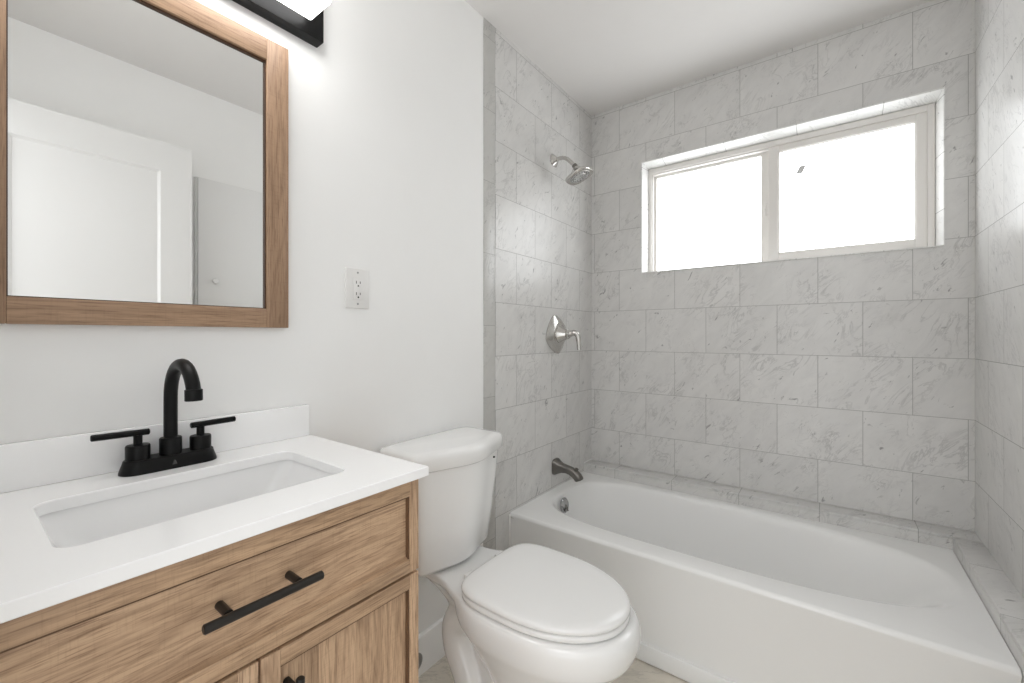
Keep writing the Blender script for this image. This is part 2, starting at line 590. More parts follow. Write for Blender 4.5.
for xa, xb, xc in ((WX0, WX0 + 0.004, ix0), (WX1, WX1 - 0.004, ix1)):
    lining(bm, [(xa, yo, WZ0), (xa, yi, WZ0), (xa, yi, WZ1), (xa, yo, WZ1)],
           [(xb, yo, WZ0 + 0.004), (xc, yi, iz0), (xc, yi, iz1), (xb, yo, WZ1 - 0.006)])
struct('trim_7', bm, M_TILE_JAMB, smooth=0, label='pale marble lining of the window sides', cat='window lining')

win = bpy.data.objects.new('window_1', None)
COL.objects.link(win)
win.location = ((WX0 + WX1) / 2, FYW, WZ0)
win['kind'] = 'structure'
win['label'] = 'white two-pane sliding window of frosted glass over the tub'
win['category'] = 'window'


def rect_frame(bm, x0, x1, z0, z1, w, y0, y1, bev=0.002):
    wl, wr, wb, wt = w
    box(bm, (x0, y0, z0), (x0 + wl, y1, z1), bev)
    box(bm, (x1 - wr, y0, z0), (x1, y1, z1), bev)
    box(bm, (x0 + wl, y0, z0), (x1 - wr, y1, z0 + wb), bev)
    box(bm, (x0 + wl, y0, z1 - wt), (x1 - wr, y1, z1), bev)
    return bm


# outer frame, stepped
bm = bmesh.new()
rect_frame(bm, ix0 - 0.002, ix1 + 0.002, iz0 - 0.002, iz1 + 0.002, (0.014, 0.022, 0.008, 0.026), FYW, FYW + 0.07)
rect_frame(bm, ix0 + 0.010, ix1 - 0.018, iz0 + 0.004, iz1 - 0.022, (0.008, 0.010, 0.004, 0.010), FYW + 0.008, FYW + 0.07)
part('window_frame', bm, M_VINYL, win)
# left sash sits behind, right sash in front
bm = bmesh.new()
rect_frame(bm, ix0 + 0.012, 0.906, iz0 + 0.001, iz1 - 0.024, (0.020, 0.036, 0.010, 0.022), FYW + 0.034, FYW + 0.060)
ls = part('sash', bm, M_VINYL, win)
part('pane', new_box((0.350, FYW + 0.046, iz0 + 0.006), (0.876, FYW + 0.050, iz1 - 0.044)), M_PANE, ls, smooth=0)
bm = bmesh.new()
rect_frame(bm, 0.905, ix1 - 0.020, iz0 + 0.009, iz1 - 0.026, (0.040, 0.034, 0.037, 0.028), FYW + 0.006, FYW + 0.032)
rect_frame(bm, 0.944, ix1 - 0.052, iz0 + 0.044, iz1 - 0.052, (0.006, 0.006, 0.006, 0.006), FYW + 0.012, FYW + 0.030, 0.001)
rs = part('sash', bm, M_VINYL, win)
part('pane', new_box((0.940, FYW + 0.018, iz0 + 0.040), (ix1 - 0.050, FYW + 0.022, iz1 - 0.050)), M_PANE, rs, smooth=0)
bm = bmesh.new()
box(bm, (0.888, FYW + 0.010, 1.755), (0.897, FYW + 0.022, 1.815), 0.002)
box(bm, (0.884, FYW + 0.004, 1.778), (0.896, FYW + 0.016, 1.792), 0.002)
part('latch', bm, M_VINYL, win)
bm = bmesh.new()
loft(bm, [[(x, y, z) for x, z in ((1.013, 1.930), (1.039, 1.930), (1.055, 1.964), (1.030, 1.964))] for y in (FYW + 0.0165, FYW + 0.0178)])
part('sticker', bm, M_STICKER, win, label='small grey sticker on the right pane', smooth=0)

# ---------------------------------------------------------------- the open door and the cupboard behind it (seen in the mirror)
door = bpy.data.objects.new('door_1', None)
COL.objects.link(door)
door.location = (1.42, 0.0, 0.0)
door['kind'] = 'structure'
door['label'] = 'white one-panel door standing open beside the right wall'
door['category'] = 'door'
bm = bmesh.new()
dx0, dx1, dy0, dy1, dz0, dz1 = 1.402, 1.437, -0.005, 0.742, 0.012, 2.085
py0, py1, pz0, pz1 = 0.152, 0.618, 0.16, 1.952
for x_face, sgn in ((dx0, 1), (dx1, -1)):
    o = [bm.verts.new((x_face, y, z)) for y, z in ((dy0, dz0), (dy1, dz0), (dy1, dz1), (dy0, dz1))]
    a = [bm.verts.new((x_face, y, z)) for y, z in ((py0, pz0), (py1, pz0), (py1, pz1), (py0, pz1))]
    b = [bm.verts.new((x_face + sgn * 0.010, y, z)) for y, z in ((py0 + 0.010, pz0 + 0.010), (py1 - 0.010, pz0 + 0.010), (py1 - 0.010, pz1 - 0.010), (py0 + 0.010, pz1 - 0.010))]
    for i in range(4):
        j = (i + 1) % 4
        bm.faces.new((o[i], o[j], a[j], a[i]))
        bm.faces.new((a[i], a[j], b[j], b[i]))
    bm.faces.new(b)
    if sgn == 1:
        first = o
    else:
        for i in range(4):
            j = (i + 1) % 4
            bm.faces.new((first[i], first[j], o[j], o[i]))
part('door_panel', bm, M_DOOR, door, smooth=0)
hl = part('hinge', new_box((1.4375, -0.008, 1.80), (1.446, 0.004, 1.89), 0.002), M_NICKEL, door)
part('hinge', new_box((1.4375, -0.008, 0.20), (1.446, 0.004, 0.29), 0.002), M_NICKEL, door)

cup = thing('wall_cupboard', (RX, 0.97, 1.30), 'shallow white wall cupboard seen only in the mirror', 'cupboard')
part('body', new_box((1.552, 0.800, 1.05), (RX, 1.165, 2.012), 0.001), M_DOOR, cup)
cd = part('door', new_box((1.534, 0.806, 1.056), (1.5515, 1.128, 2.006), 0.003), M_DOOR, cup)
bm = bmesh.new()
lathe(bm, (1.534, 0.878, 1.465), (-1, 0, 0), [(0, 0.007), (0.008, 0.006), (0.012, 0.012), (0.020, 0.015), (0.026, 0.012), (0.029, 0.004)], 20)
part('knob', bm, M_DOOR, cd)
bm = bmesh.new()
tube(bm, [(1.540, 1.132, 1.885), (1.540, 1.132, 1.94)], 0.004, 10)
box(bm, (1.546, 1.128, 1.89), (1.5515, 1.150, 1.935), 0.001)
part('hinge', bm, M_NICKEL, cup, label='small steel hinge')

# ---------------------------------------------------------------- vanity
van = thing('bathroom_vanity', (0.24, 0.283, 0.0), 'light oak vanity cabinet with one drawer, two doors and black pulls', 'vanity')
VY0, VY1, VZ1 = -0.026, 0.591, 0.8815
VX = 0.447                                             # carcass front
bm = bmesh.new()
box(bm, (0.003, VY1 - 0.016, 0.0), (VX, VY1, VZ1), 0.001)          # right side
box(bm, (0.003, VY0, 0.0), (VX, VY0 + 0.016, VZ1), 0.001)
box(bm, (0.003, VY0 + 0.016, 0.10), (VX - 0.002, VY1 - 0.016, 0.116))
box(bm, (0.003, VY0 + 0.016, 0.10), (0.012, VY1 - 0.016, 0.74))
box(bm, (VX - 0.06, VY0 + 0.016, 0.0), (VX - 0.045, VY1 - 0.016, 0.10))
box(bm, (VX - 0.018, VY0 + 0.016, VZ1 - 0.02), (VX, VY1 - 0.016, VZ1))
box(bm, (VX - 0.018, VY0 + 0.016, 0.670), (VX, VY1 - 0.016, 0.700))
part('body', bm, M_OAK_Z, van)


def shaker(y0, y1, z0, z1, w, mat_rail, mat_stile, mat_panel, name, depth=0.018, inset=0.011):
    """a framed front facing +x: frame and sloped panel edge"""
    x0, x1 = VX + 0.0005, VX + depth
    wl, wr, wb, wt = w
    bm = bmesh.new()
    box(bm, (x0, y0 + wl - 0.004, z0 + wb - 0.004), (x1 - inset, y1 - wr + 0.004, z1 - wt + 0.004))
    low = new_box((x0, y0 + wl, z0), (x1, y1 - wr, z0 + wb), 0.0012)
    high = new_box((x0, y0 + wl, z1 - wt), (x1, y1 - wr, z1), 0.0012)
    near = new_box((x0, y0, z0), (x1, y0 + wl, z1), 0.0012)
    far = new_box((x0, y1 - wr, z0), (x1, y1, z1), 0.0012)
    # sloped fillet between frame and panel
    b = 0.0045
    xi = x1 - inset
    ya, yb, za, zb = y0 + wl, y1 - wr, z0 + wb, z1 - wt
    for z, s_, mesh_ in ((za, 1, low),):
        loft(mesh_, [[(xi, y, z - s_ * 0.001), (x1 - 0.0015, y, z - s_ * 0.001), (xi, y, z + s_ * b)] for y in (ya, yb)])
    for y, s_, mesh_ in ((ya, 1, near),):
        loft(mesh_, [[(xi, y - s_ * 0.001, z), (x1 - 0.0015, y - s_ * 0.001, z), (xi, y + s_ * b, z)] for z in (za, zb)])
    root = part(name, bm, mat_panel, van)
    shade_strip = new_box((xi - 0.001, ya, zb - 0.003), (x1 - 0.003, yb, zb + 0.001))  # shade of rail and stile on the panel, added as dark strips
    box(shade_strip, (xi - 0.001, yb - 0.003, za), (x1 - 0.003, yb + 0.001, zb - 0.0028))
    part('shade_strip', shade_strip, M_SHADE_STRIP, root, label='painted shade line at the top and right panel edges', smooth=0)
    for mesh_ in (low, high):
        part('rail', mesh_, mat_rail, root)
    for mesh_ in (near, far):
        part('stile', mesh_, mat_stile, root)
    return root


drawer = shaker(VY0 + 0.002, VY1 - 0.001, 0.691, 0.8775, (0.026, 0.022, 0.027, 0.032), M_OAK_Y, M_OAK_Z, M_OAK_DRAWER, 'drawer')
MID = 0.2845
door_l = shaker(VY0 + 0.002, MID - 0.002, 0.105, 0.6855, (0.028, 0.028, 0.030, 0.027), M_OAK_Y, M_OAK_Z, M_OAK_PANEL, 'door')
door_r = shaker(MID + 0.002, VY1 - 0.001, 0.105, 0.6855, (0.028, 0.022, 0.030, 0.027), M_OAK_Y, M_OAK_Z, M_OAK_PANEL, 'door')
FX = VX + 0.018


def bar_pull(parent, p0, p1, q0, q1, rad=0.0066, out=0.033, sx=0.0):
    """bar from p0 to p1, posts at q0 and q1 (given on the front's face)"""
    bm = bmesh.new()
    d = (Vector(p1) - Vector(p0)).normalized()
    L = (Vector(p1) - Vector(p0)).length
    lathe(bm, Vector(p0) + Vector((out, 0, 0)), d, [(0, rad * 0.75), (0.0015, rad), (L - 0.0015, rad), (L, rad * 0.75)], 16)
    for q in (q0, q1):
        lathe(bm, Vector(q) - Vector((sx, 0, 0)), (1, 0, 0), [(0, 0.006), (out + sx, 0.006)], 14)
    return part('pull', bm, M_PULL, parent, label='dark bronze bar pull')


bar_pull(drawer, (FX, 0.202, 0.790), (FX, 0.364, 0.790), (FX - 0.010, 0.235, 0.790), (FX - 0.010, 0.331, 0.790))
bar_pull(door_r, (FX, MID + 0.0435, 0.4980), (FX, MID + 0.0435, 0.6480), (FX - 0.010, MID + 0.0435, 0.5230), (FX - 0.010, MID + 0.0435, 0.6230))
bar_pull(door_l, (FX, MID - 0.0435, 0.4980), (FX, MID - 0.0435, 0.6480), (FX - 0.010, MID - 0.0435, 0.5230), (FX - 0.010, MID - 0.0435, 0.6230))

# countertop with a cut-out, backsplash and undermount basin
CT0, CT1 = 0.882, 0.902
ctop = thing('countertop', (0.24, 0.283, CT0), 'white quartz vanity countertop with backsplash and undermount sink', 'countertop')
SX, SY, SW, SH = 0.251, 0.2870, 0.248, 0.401
cut = [(SX + a, SY + b) for a, b in rrect(SW, SH, 0.026, 7)]
N = len(cut)


def rect_ring(x0, x1, y0, y1, cx, cy, pts):
    """points on a rectangle seen from (cx, cy) through pts, corners kept"""
    out = []
    for x, y in pts:
        dx, dy = x - cx, y - cy
        tx = ((x1 - cx) / dx) if dx > 1e-9 else ((x0 - cx) / dx if dx < -1e-9 else 1e9)
        ty = ((y1 - cy) / dy) if dy > 1e-9 else ((y0 - cy) / dy if dy < -1e-9 else 1e9)
        t = min(tx, ty)
        out.append([cx + dx * t, cy + dy * t])
    for cxn, cyn in ((x0, y0), (x0, y1), (x1, y0), (x1, y1)):
        k = min(range(len(out)), key=lambda i: (out[i][0] - cxn) ** 2 + (out[i][1] - cyn) ** 2)
        out[k] = [cxn, cyn]
    return out


KX0, KX1, KY0, KY1 = 0.002, 0.483, -0.034, 0.601
rim = rect_ring(KX0, KX1, KY0, KY1, SX, SY, cut)
rim_in = rect_ring(KX0 + 0.0015, KX1 - 0.0015, KY0 + 0.0015, KY1 - 0.0015, SX, SY, cut)
cut_in = [(SX + (x - SX) * (1 + 0.002 / 0.125), SY + (y - SY) * (1 + 0.002 / 0.2)) for x, y in cut]
bm = bmesh.new()
rings = [[(x, y, CT0) for x, y in cut], [(x, y, CT0) for x, y in rim_in], [(x, y, CT0 + 0.0015) for x, y in rim], [(x, y, CT1 - 0.0015) for x, y in rim],
         [(x, y, CT1) for x, y in rim_in], [(x, y, CT1) for x, y in cut_in], [(x, y, CT1 - 0.002) for x, y in cut]]
vr = loft(bm, rings, False, False)
for i in range(N):
    j = (i + 1) % N
    bm.faces.new((vr[-1][i], vr[-1][j], vr[0][j], vr[0][i]))
part('slab', bm, M_QUARTZ, ctop, smooth=30)
part('backsplash', new_box((KX0, KY0, CT1 + 0.0003), (0.018, KY1 - 0.006, 0.984), 0.0012), M_QUARTZ, ctop)
# basin: rings going down
bm = bmesh.new()
def cut_at(gx, gy, r, z, sx=0.0):
    return [(SX + sx + a, SY + b, z) for a, b in rrect(SW + gx, SH + gy, r, 7)]
rings = [cut_at(0.05, 0.05, 0.04, CT0 - 0.0005), cut_at(0.008, 0.008, 0.030, CT0 - 0.0005), cut_at(0.004, 0.004, 0.030, CT0 - 0.004), cut_at(-0.020, -0.050, 0.034, CT0 - 0.05),
         cut_at(-0.045, -0.115, 0.040, CT0 - 0.098), cut_at(-0.062, -0.145, 0.045, CT0 - 0.115), cut_at(-0.10, -0.20, 0.04, CT0 - 0.122), cut_at(-0.20, -0.352, 0.024, CT0 - 0.126)]
loft(bm, rings, False, True)
bsn = part('basin', bm, M_BASIN, ctop, smooth=50)
bm = bmesh.new()
lathe(bm, (SX, SY, CT0 - 0.1258), (0, 0, 1), [(0, 0.024), (0.002, 0.024), (0.0035, 0.018), (0.002, 0.010), (0.002, 0.002)], 24)
part('drain', bm, M_BLACK, bsn, label='black drain')

# ---------------------------------------------------------------- faucet
AX, AY = 0.056, 0.2830
fau = thing('sink_faucet', (AX, AY, CT1), 'matte black gooseneck faucet with two lever handles on the countertop', 'faucet')
bm = bmesh.new()
def stadium(w, h, z):
    return [(AX + a, AY + b, z) for a, b in rrect(w, h, min(w, h) * 0.499, 10)]
loft(bm, [stadium(0.056, 0.162, CT1 + 0.0004), stadium(0.056, 0.162, CT1 + 0.004), stadium(0.048, 0.152, CT1 + 0.019), stadium(0.045, 0.149, CT1 + 0.025), stadium(0.042, 0.146, CT1 + 0.0265)])
base = part('base_plate', bm, M_BLACK, fau)
bm = bmesh.new()
loft(bm, [[(AX + 0.0242 + 0.001, AY + dy, CT1 + 0.0125 + dz) for dy, dz in ((-0.005, -0.004), (0.005, -0.004), (0.001, 0.005), (-0.001, 0.005))],
          [(AX + 0.0270, AY + dy, CT1 + 0.0115 + dz) for dy, dz in ((-0.004, -0.003), (0.004, -0.003), (0.0008, 0.004), (-0.0008, 0.004))]])
part('emblem', bm, plain('grey_emblem', (0.05, 0.05, 0.05, 1), 0.3), base, label='tiny raised emblem')
bm = bmesh.new()
lathe(bm, (AX, AY, CT1 + 0.022), (0, 0, 1), [(0, 0.0188), (0.036, 0.0188), (0.038, 0.0175), (0.0385, 0.012)], 32)
part('collar', bm, M_BLACK, fau)
pts = [(AX, AY, 0.958), (AX, AY, 1.0), (AX, AY, 1.03)]
ar = 0.069
for k in range(0, 17):
    a = PI - PI * k / 16 * 0.89
    pts.append((AX + ar + ar * math.cos(a), AY, 1.045 + ar * math.sin(a)))
ex = pts[-1]
pts.append((ex[0] + 0.0005, AY, ex[2] - 0.006))
bm = bmesh.new()
tube(bm, pts, 0.0118, 20)
sp_ = part('spout', bm, M_BLACK, fau, smooth=60)
bm = bmesh.new()
lathe(bm, (ex[0], AY, ex[2] + 0.002), (0.04, 0, -1), [(0, 0.0125), (0.001, 0.0142), (0.021, 0.0142), (0.022, 0.013), (0.020, 0.010), (0.020, 0.002)], 24)
part('aerator', bm, M_BLACK, sp_)
for s in (-1, 1):
    y = AY + s * 0.0520
    bm = bmesh.new()
    lathe(bm, (AX, y, CT1 + 0.022), (0, 0, 1), [(0, 0.0192), (0.030, 0.0192), (0.0325, 0.018), (0.033, 0.010)], 32)
    lathe(bm, (AX, y, CT1 + 0.054), (0, 0, 1), [(0, 0.0072), (0.020, 0.0072)], 16)
    h = part('handle', bm, M_BLACK, fau)
    bm = bmesh.new()
    lathe(bm, (AX, y - s * 0.018, CT1 + 0.0775), (0, s, 0.02), [(0, 0.0045), (0.0015, 0.0062), (0.0835, 0.0062), (0.085, 0.0045)], 16)
    part('lever', bm, M_BLACK, h)

# ---------------------------------------------------------------- mirror
MY0, MY1, MZ0, MZ1 = 0.013, 0.5385, 1.191, 1.912
MX = 0.022
mir = thing('framed_mirror', (0.0, 0.28, MZ0), 'rectangular wall mirror in a light oak frame above the vanity', 'mirror')
fwid = 0.053
for y0, y1 in ((MY0, MY0 + fwid), (MY1 - fwid, MY1)):
    part('stile', new_box((0.001, y0, MZ0), (MX, y1, MZ1), 0.0015), M_OAKM_Z, mir)
for z0, z1 in ((MZ0, MZ0 + fwid - 0.006), (MZ1 - fwid, MZ1)):
    part('rail', new_box((0.001, MY0 + fwid, z0), (MX, MY1 - fwid, z1), 0.0015), M_OAKM_Y, mir)
part('mirror_glass', new_box((0.004, MY0 + fwid - 0.004, MZ0 + fwid - 0.010), (0.010, MY1 - fwid + 0.004, MZ1 - fwid + 0.004)), M_MIRROR, mir, smooth=0)
bm = bmesh.new()
a = (MY0 + fwid, MY1 - fwid, MZ0 + fwid - 0.006, MZ1 - fwid)
t = 0.004
box(bm, (0.0102, a[0], a[3] - t), (0.015, a[1], a[3]))
box(bm, (0.0102, a[0], a[2]), (0.015, a[1], a[2] + t * 0.5))
box(bm, (0.0102, a[0], a[2] + t * 0.5), (0.015, a[0] + t * 0.5, a[3] - t))
box(bm, (0.0102, a[1] - t * 0.7, a[2] + t * 0.5), (0.015, a[1], a[3] - t))
part('inner_lip', bm, plain('dark_oak_lip', srgb(74, 50, 34), 0.5), mir, label='dark inner lip of the mirror frame', smooth=0)

# ---------------------------------------------------------------- vanity light
vl = thing('vanity_light', (0.0, 0.281, 2.03), 'black bar light with a glowing white diffuser above the mirror', 'wall light')
LY0, LY1, LZ0, LZ1 = -0.043, 0.626, 1.971, 2.090
part('back_plate', new_box((0.0005, LY0, LZ0), (0.036, LY1, LZ1), 0.0015), M_BACKPLATE, vl)
bm = bmesh.new()
box(bm, (0.0363, 0.20, 2.012), (0.047, 0.36, 2.050), 0.001)
part('arm', bm, M_BACKPLATE, vl)
part('diffuser', new_box((0.0472, -0.002, 2.001), (0.147, 0.584, 2.060), 0.004), M_DIFF, vl)

# ---------------------------------------------------------------- outlet
out = thing('wall_outlet', (0.0, 0.7505, 1.3125), 'white double wall outlet on the painted wall above the toilet', 'outlet')
OY, OZ = 0.7505, 1.3125
part('cover_plate', new_box((0.0003, OY - 0.0405, OZ - 0.060), (0.006, OY + 0.0405, OZ + 0.060), 0.0025, 3), M_OUTLET, out)
bm = bmesh.new()
box(bm, (0.0062, OY - 0.0165, OZ - 0.0335), (0.0085, OY + 0.0165, OZ + 0.0335), 0.001)
ins = part('receptacle', bm, M_OUTLET, out)
for dz in (0.0185, -0.0155):
    for dy, hh in ((-0.0065, 0.0042), (0.0065, 0.0034)):
        part('slot', new_box((0.0084, OY + dy - 0.0011, OZ + dz - hh), (0.0088, OY + dy + 0.0011, OZ + dz + hh)), M_SLOT, ins, smooth=0)
    bm = lathe(bmesh.new(), (0.0084, OY, OZ + dz - 0.0105), (1, 0, 0), [(0, 0.0026), (0.0005, 0.0026)], 12)
    part('ground_hole', bm, M_HOLE, ins, smooth=0)
for dz in (0.048, -0.046):
    bm = lathe(bmesh.new(), (0.0058, OY, OZ + dz), (1, 0, 0), [(0, 0.003), (0.0008, 0.003)], 12)
    part('screw', bm, M_GREYLEVER, out)

# ---------------------------------------------------------------- bathtub
TX0, TX1, TY0, TY1, TZ = 0.0035, 1.5035, 1.511, 2.2205, 0.386
tub = thing('bathtub', ((TX0 + TX1) / 2, TY0, 0.0), 'white alcove bathtub with a smooth apron below the frosted window', 'bathtub')
NT_ = 128
ccx, ccy = 0.765, 1.890
ang = [2 * PI * (k + 0.5) / NT_ for k in range(NT_)]


def outer_ring(inset, z):
    x0, x1, y0, y1 = TX0, TX1, TY0 + inset, TY1
    pts = rect_ring(x0, x1, y0, y1, ccx, ccy, [(ccx + 0.7 * math.cos(t), ccy + 0.34 * math.sin(t)) for t in ang])
    return [(x, y, z) for x, y in pts]


def inner_ring(x0, x1, y0, y1, n_left, n_right, z):
    """superellipse basin outline, squarer at the left (drain) end, rounder at the right"""
    out = []
    mx = ccx
    for t in ang:
        n = n_right if math.cos(t) > 0 else n_left
        k = super_r(t, 1, 1, n)
        c, s = math.cos(t) * k, math.sin(t) * k
        ax = (x1 - mx) if c > 0 else (mx - x0)
        ymid = (y0 + y1) / 2
        out.append((mx + c * ax, ymid + s * (y1 - y0) / 2, z))
    return out


bm = bmesh.new()
rings = [outer_ring(0.004, 0.004), outer_ring(0.004, TZ - 0.024)]
for k in range(0, 7):
    a = PI / 2 * k / 6
    rings.append(outer_ring(0.004 * 0 + 0.014 * (1 - math.cos(a)), TZ - 0.014 + 0.014 * math.sin(a)))
I = dict(x0=0.066, x1=1.462, y0=1.614, y1=2.176, n_left=3.8, n_right=2.7)
def IR(dx0, dx1, dy0, dy1, z, nl=None, nr=None):
    return inner_ring(I['x0'] + dx0, I['x1'] - dx1, I['y0'] + dy0, I['y1'] - dy1, nl or I['n_left'], nr or I['n_right'], z)
rings += [IR(-0.012, -0.016, -0.014, -0.012, TZ), IR(-0.004, -0.004, -0.005, -0.005, TZ - 0.0015), IR(0.003, 0.010, 0.003, 0.003, TZ - 0.006), IR(0.006, 0.030, 0.009, 0.008, TZ - 0.016), IR(0.009, 0.060, 0.014, 0.012, TZ - 0.034),
          IR(0.014, 0.10, 0.020, 0.018, TZ - 0.065), IR(0.026, 0.19, 0.036, 0.032, TZ - 0.15), IR(0.040, 0.27, 0.052, 0.048, TZ - 0.24),
          IR(0.058, 0.32, 0.070, 0.066, TZ - 0.285), IR(0.095, 0.37, 0.105, 0.10, TZ - 0.312), IR(0.22, 0.5, 0.19, 0.19, TZ - 0.322)]
loft(bm, rings, False, True)
box(bm, (TX0 + 0.001, TY0 - 0.007, 0.004), (TX1, TY0 + 0.02, 0.066), 0.004)
part('tub_shell', bm, M_TUB, tub, smooth=40)
bm = bmesh.new()
ofl = Vector((0.0895, 1.842, 0.334))
nrm = Vector((1, 0, 0.16)).normalized()
lathe(bm, ofl, nrm, [(0, 0.037), (0.004, 0.037), (0.010, 0.030), (0.008, 0.024), (0.011, 0.012), (0.011, 0.003)], 32)
op = part('overflow_plate', bm, M_OVERFLOW, tub, label='round chrome overflow plate')
bm = bmesh.new()
tube(bm, [ofl + nrm * 0.008 + Vector((0, 0, 0.002)), ofl + Vector((0.016, 0.001, -0.008)), ofl + Vector((0.022, 0.002, -0.024))], [0.005, 0.005, 0.004], 10)
part('trip_lever', bm, M_NICKEL_DARK, op)
bm = bmesh.new()
lathe(bm, (0.27, 1.90, TZ - 0.3215), (0, 0, 1), [(0, 0.034), (0.002, 0.034), (0.004, 0.028), (0.002, 0.018), (0.004, 0.014), (0.004, 0.002)], 24)
part('drain', bm, M_CHROME, tub, label='chrome tub drain')
bm = bmesh.new()
tube(bm, [(TX0 + 0.002, TY0 - 0.002, 0.07), (TX0 + 0.002, TY0 - 0.002, TZ - 0.008)], 0.0045, 8)
part('caulk_bead', bm, M_CAULK, tub, label='white caulk line at the wall corner')

# ---------------------------------------------------------------- shower fittings on the left wall
WXT = TT + 0.0004
sp = thing('tub_spout', (WXT, 1.902, 0.496), 'dark nickel tub spout on the tile just above the bathtub rim', 'tub spout')
bm = bmesh.new()
def sp_ring(x, zc, w, h, n, tilt):
    return [Vector((WXT + (x - WXT) * 1.06, 1.902, zc + 0.005)) + Vector((0, math.cos(t) * w * super_r(t, 1, 1, n), 0)) + Vector((math.sin(tilt), 0, math.cos(tilt))) * (math.sin(t) * h * super_r(t, 1, 1, n)) for t in (2 * PI * (k + 0.5) / 28 for k in range(28))]
loft(bm, [sp_ring(WXT, 0.492, 0.034, 0.040, 4.5, 0), sp_ring(WXT + 0.010, 0.492, 0.033, 0.039, 4.5, 0), sp_ring(WXT + 0.026, 0.491, 0.026, 0.030, 3.6, 0.0), sp_ring(WXT + 0.042, 0.490, 0.0215, 0.023, 3.2, 0.0),
          sp_ring(WXT + 0.065, 0.489, 0.020, 0.020, 3.0, 0.05), sp_ring(WXT + 0.088, 0.484, 0.021, 0.020, 3.0, 0.3), sp_ring(WXT + 0.108, 0.474, 0.022, 0.021, 3.0, 0.55), sp_ring(WXT + 0.122, 0.462, 0.0225, 0.021, 3.0, 0.85),
          sp_ring(WXT + 0.131, 0.449, 0.022, 0.020, 3.0, 1.1), sp_ring(WXT + 0.133, 0.445, 0.018, 0.016, 3.0, 1.15)])
part('spout_body', bm, M_NICKEL_DARK, sp, smooth=50)
bm = bmesh.new()
lathe(bm, (WXT + 0.119, 1.902, 0.490), (0.45, 0, 1), [(0, 0.005), (0.010, 0.005), (0.012, 0.009), (0.018, 0.0095), (0.020, 0.006)], 16)
part('diverter_knob', bm, M_NICKEL_DARK, sp)

VC = Vector((WXT, 1.908, 1.178))
vv = thing('shower_valve', VC, 'brushed nickel shower valve with a curved lever on the tiled wall', 'shower valve')
bm = bmesh.new()
def shield(x, s, n=1.42):
    out_ = []
    for k in range(64):
        t = 2 * PI * k / 64
        kk = super_r(t, 1, 1, n)
        a_ = t + R(13)
        y = math.cos(a_) * kk * 0.102 * s
        z = math.sin(a_) * kk * 0.102 * s
        out_.append(VC + Vector((x, y, z)))
    return out_
loft(bm, [shield(0, 1.0), shield(0.006, 1.0), shield(0.009, 0.965), shield(0.024, 0.62, 1.7), shield(0.026, 0.56, 1.8)], False, True)
esc = part('escutcheon', bm, M_NICKEL, vv, smooth=25)
bm = bmesh.new()
lathe(bm, VC + Vector((0.0255, 0, 0)), (1, 0, 0), [(0, 0.044), (0.004, 0.045), (0.008, 0.042), (0.030, 0.030), (0.042, 0.023), (0.048, 0.024), (0.055, 0.018)], 32)
hub = part('handle_hub', bm, M_NICKEL, vv)
bm = bmesh.new()
tube(bm, spline([VC + Vector((0.070, 0, 0)), VC + Vector((0.090, 0.002, 0.005)), VC + Vector((0.108, 0.006, 0.008)), VC + Vector((0.121, 0.010, -0.006)), VC + Vector((0.126, 0.013, -0.038)), VC + Vector((0.128, 0.015, -0.078))], 6),
     [0.016] * 6 + [0.0145] * 6 + [0.0135] * 6 + [0.0125] * 6 + [0.0115] * 7, 16)
part('lever', bm, M_NICKEL, hub, smooth=60)

sh = thing('overhead_shower', (WXT, 1.886, 2.078), 'brushed nickel shower head on a short bent arm high on the tile', 'shower head')
bm = bmesh.new()
def sq(x, s, n=4.0):
    return [Vector((WXT + x, 1.886 + math.cos(t) * s * super_r(t, 1, 1, n), 2.072 + math.sin(t) * s * super_r(t, 1, 1, n))) for t in (2 * PI * (k + 0.5) / 32 + PI / 4 * 0 for k in range(32))]
loft(bm, [sq(0, 0.030), sq(0.004, 0.030), sq(0.007, 0.027), sq(0.018, 0.014, 2.5), sq(0.022, 0.011, 2)])
part('flange', bm, M_NICKEL, sh)
bm = bmesh.new()
apts = spline([(WXT + 0.010, 1.886, 2.072), (WXT + 0.045, 1.886, 2.075), (WXT + 0.075, 1.886, 2.064), (WXT + 0.100, 1.886, 2.040), (WXT + 0.120, 1.886, 2.018)], 6)
tube(bm, apts, 0.0098, 16)
part('arm', bm, M_NICKEL, sh, smooth=60)
hd = Vector((0.37, 0.10, -0.92)).normalized()
ho = Vector((WXT + 0.118, 1.886, 2.021))
bm = bmesh.new()
lathe(bm, ho, Vector((0.62, 0, -0.78)), [(0, 0.010), (0.003, 0.0135), (0.014, 0.0135), (0.017, 0.011)], 20)
part('swivel_nut', bm, M_NICKEL_DARK, sh)
bm = bmesh.new()
hb = ho + Vector((0.62, 0, -0.78)).normalized() * 0.014
ha, hb2 = frame_for(hd, (0, 1, 0))
def hring(h, r, n):
    return [hb + hd * h + ha * (math.cos(t) * r * super_r(t, 1, 1, n)) + hb2 * (math.sin(t) * r * super_r(t, 1, 1, n)) for t in (2 * PI * (k + 0.5) / 48 for k in range(48))]
loft(bm, [hring(0.0, 0.012, 2), hring(0.006, 0.018, 2), hring(0.018, 0.026, 2.3), hring(0.032, 0.042, 2.8), hring(0.042, 0.060, 3.0), hring(0.047, 0.0665, 3.0), hring(0.055, 0.0665, 3.0), hring(0.058, 0.064, 3.0), hring(0.057, 0.053, 2.4)])
body = part('head_body', bm, M_NICKEL, sh, smooth=40)
bm = bmesh.new()
lathe(bm, hb + hd * 0.0572, hd, [(0, 0.051), (0.0015, 0.050), (0.002, 0.042), (0.0008, 0.040), (0.0008, 0.034), (0.0025, 0.031), (0.003, 0.018), (0.001, 0.016), (0.0025, 0.010), (0.003, 0.002)], 40, hint=(0, 1, 0))
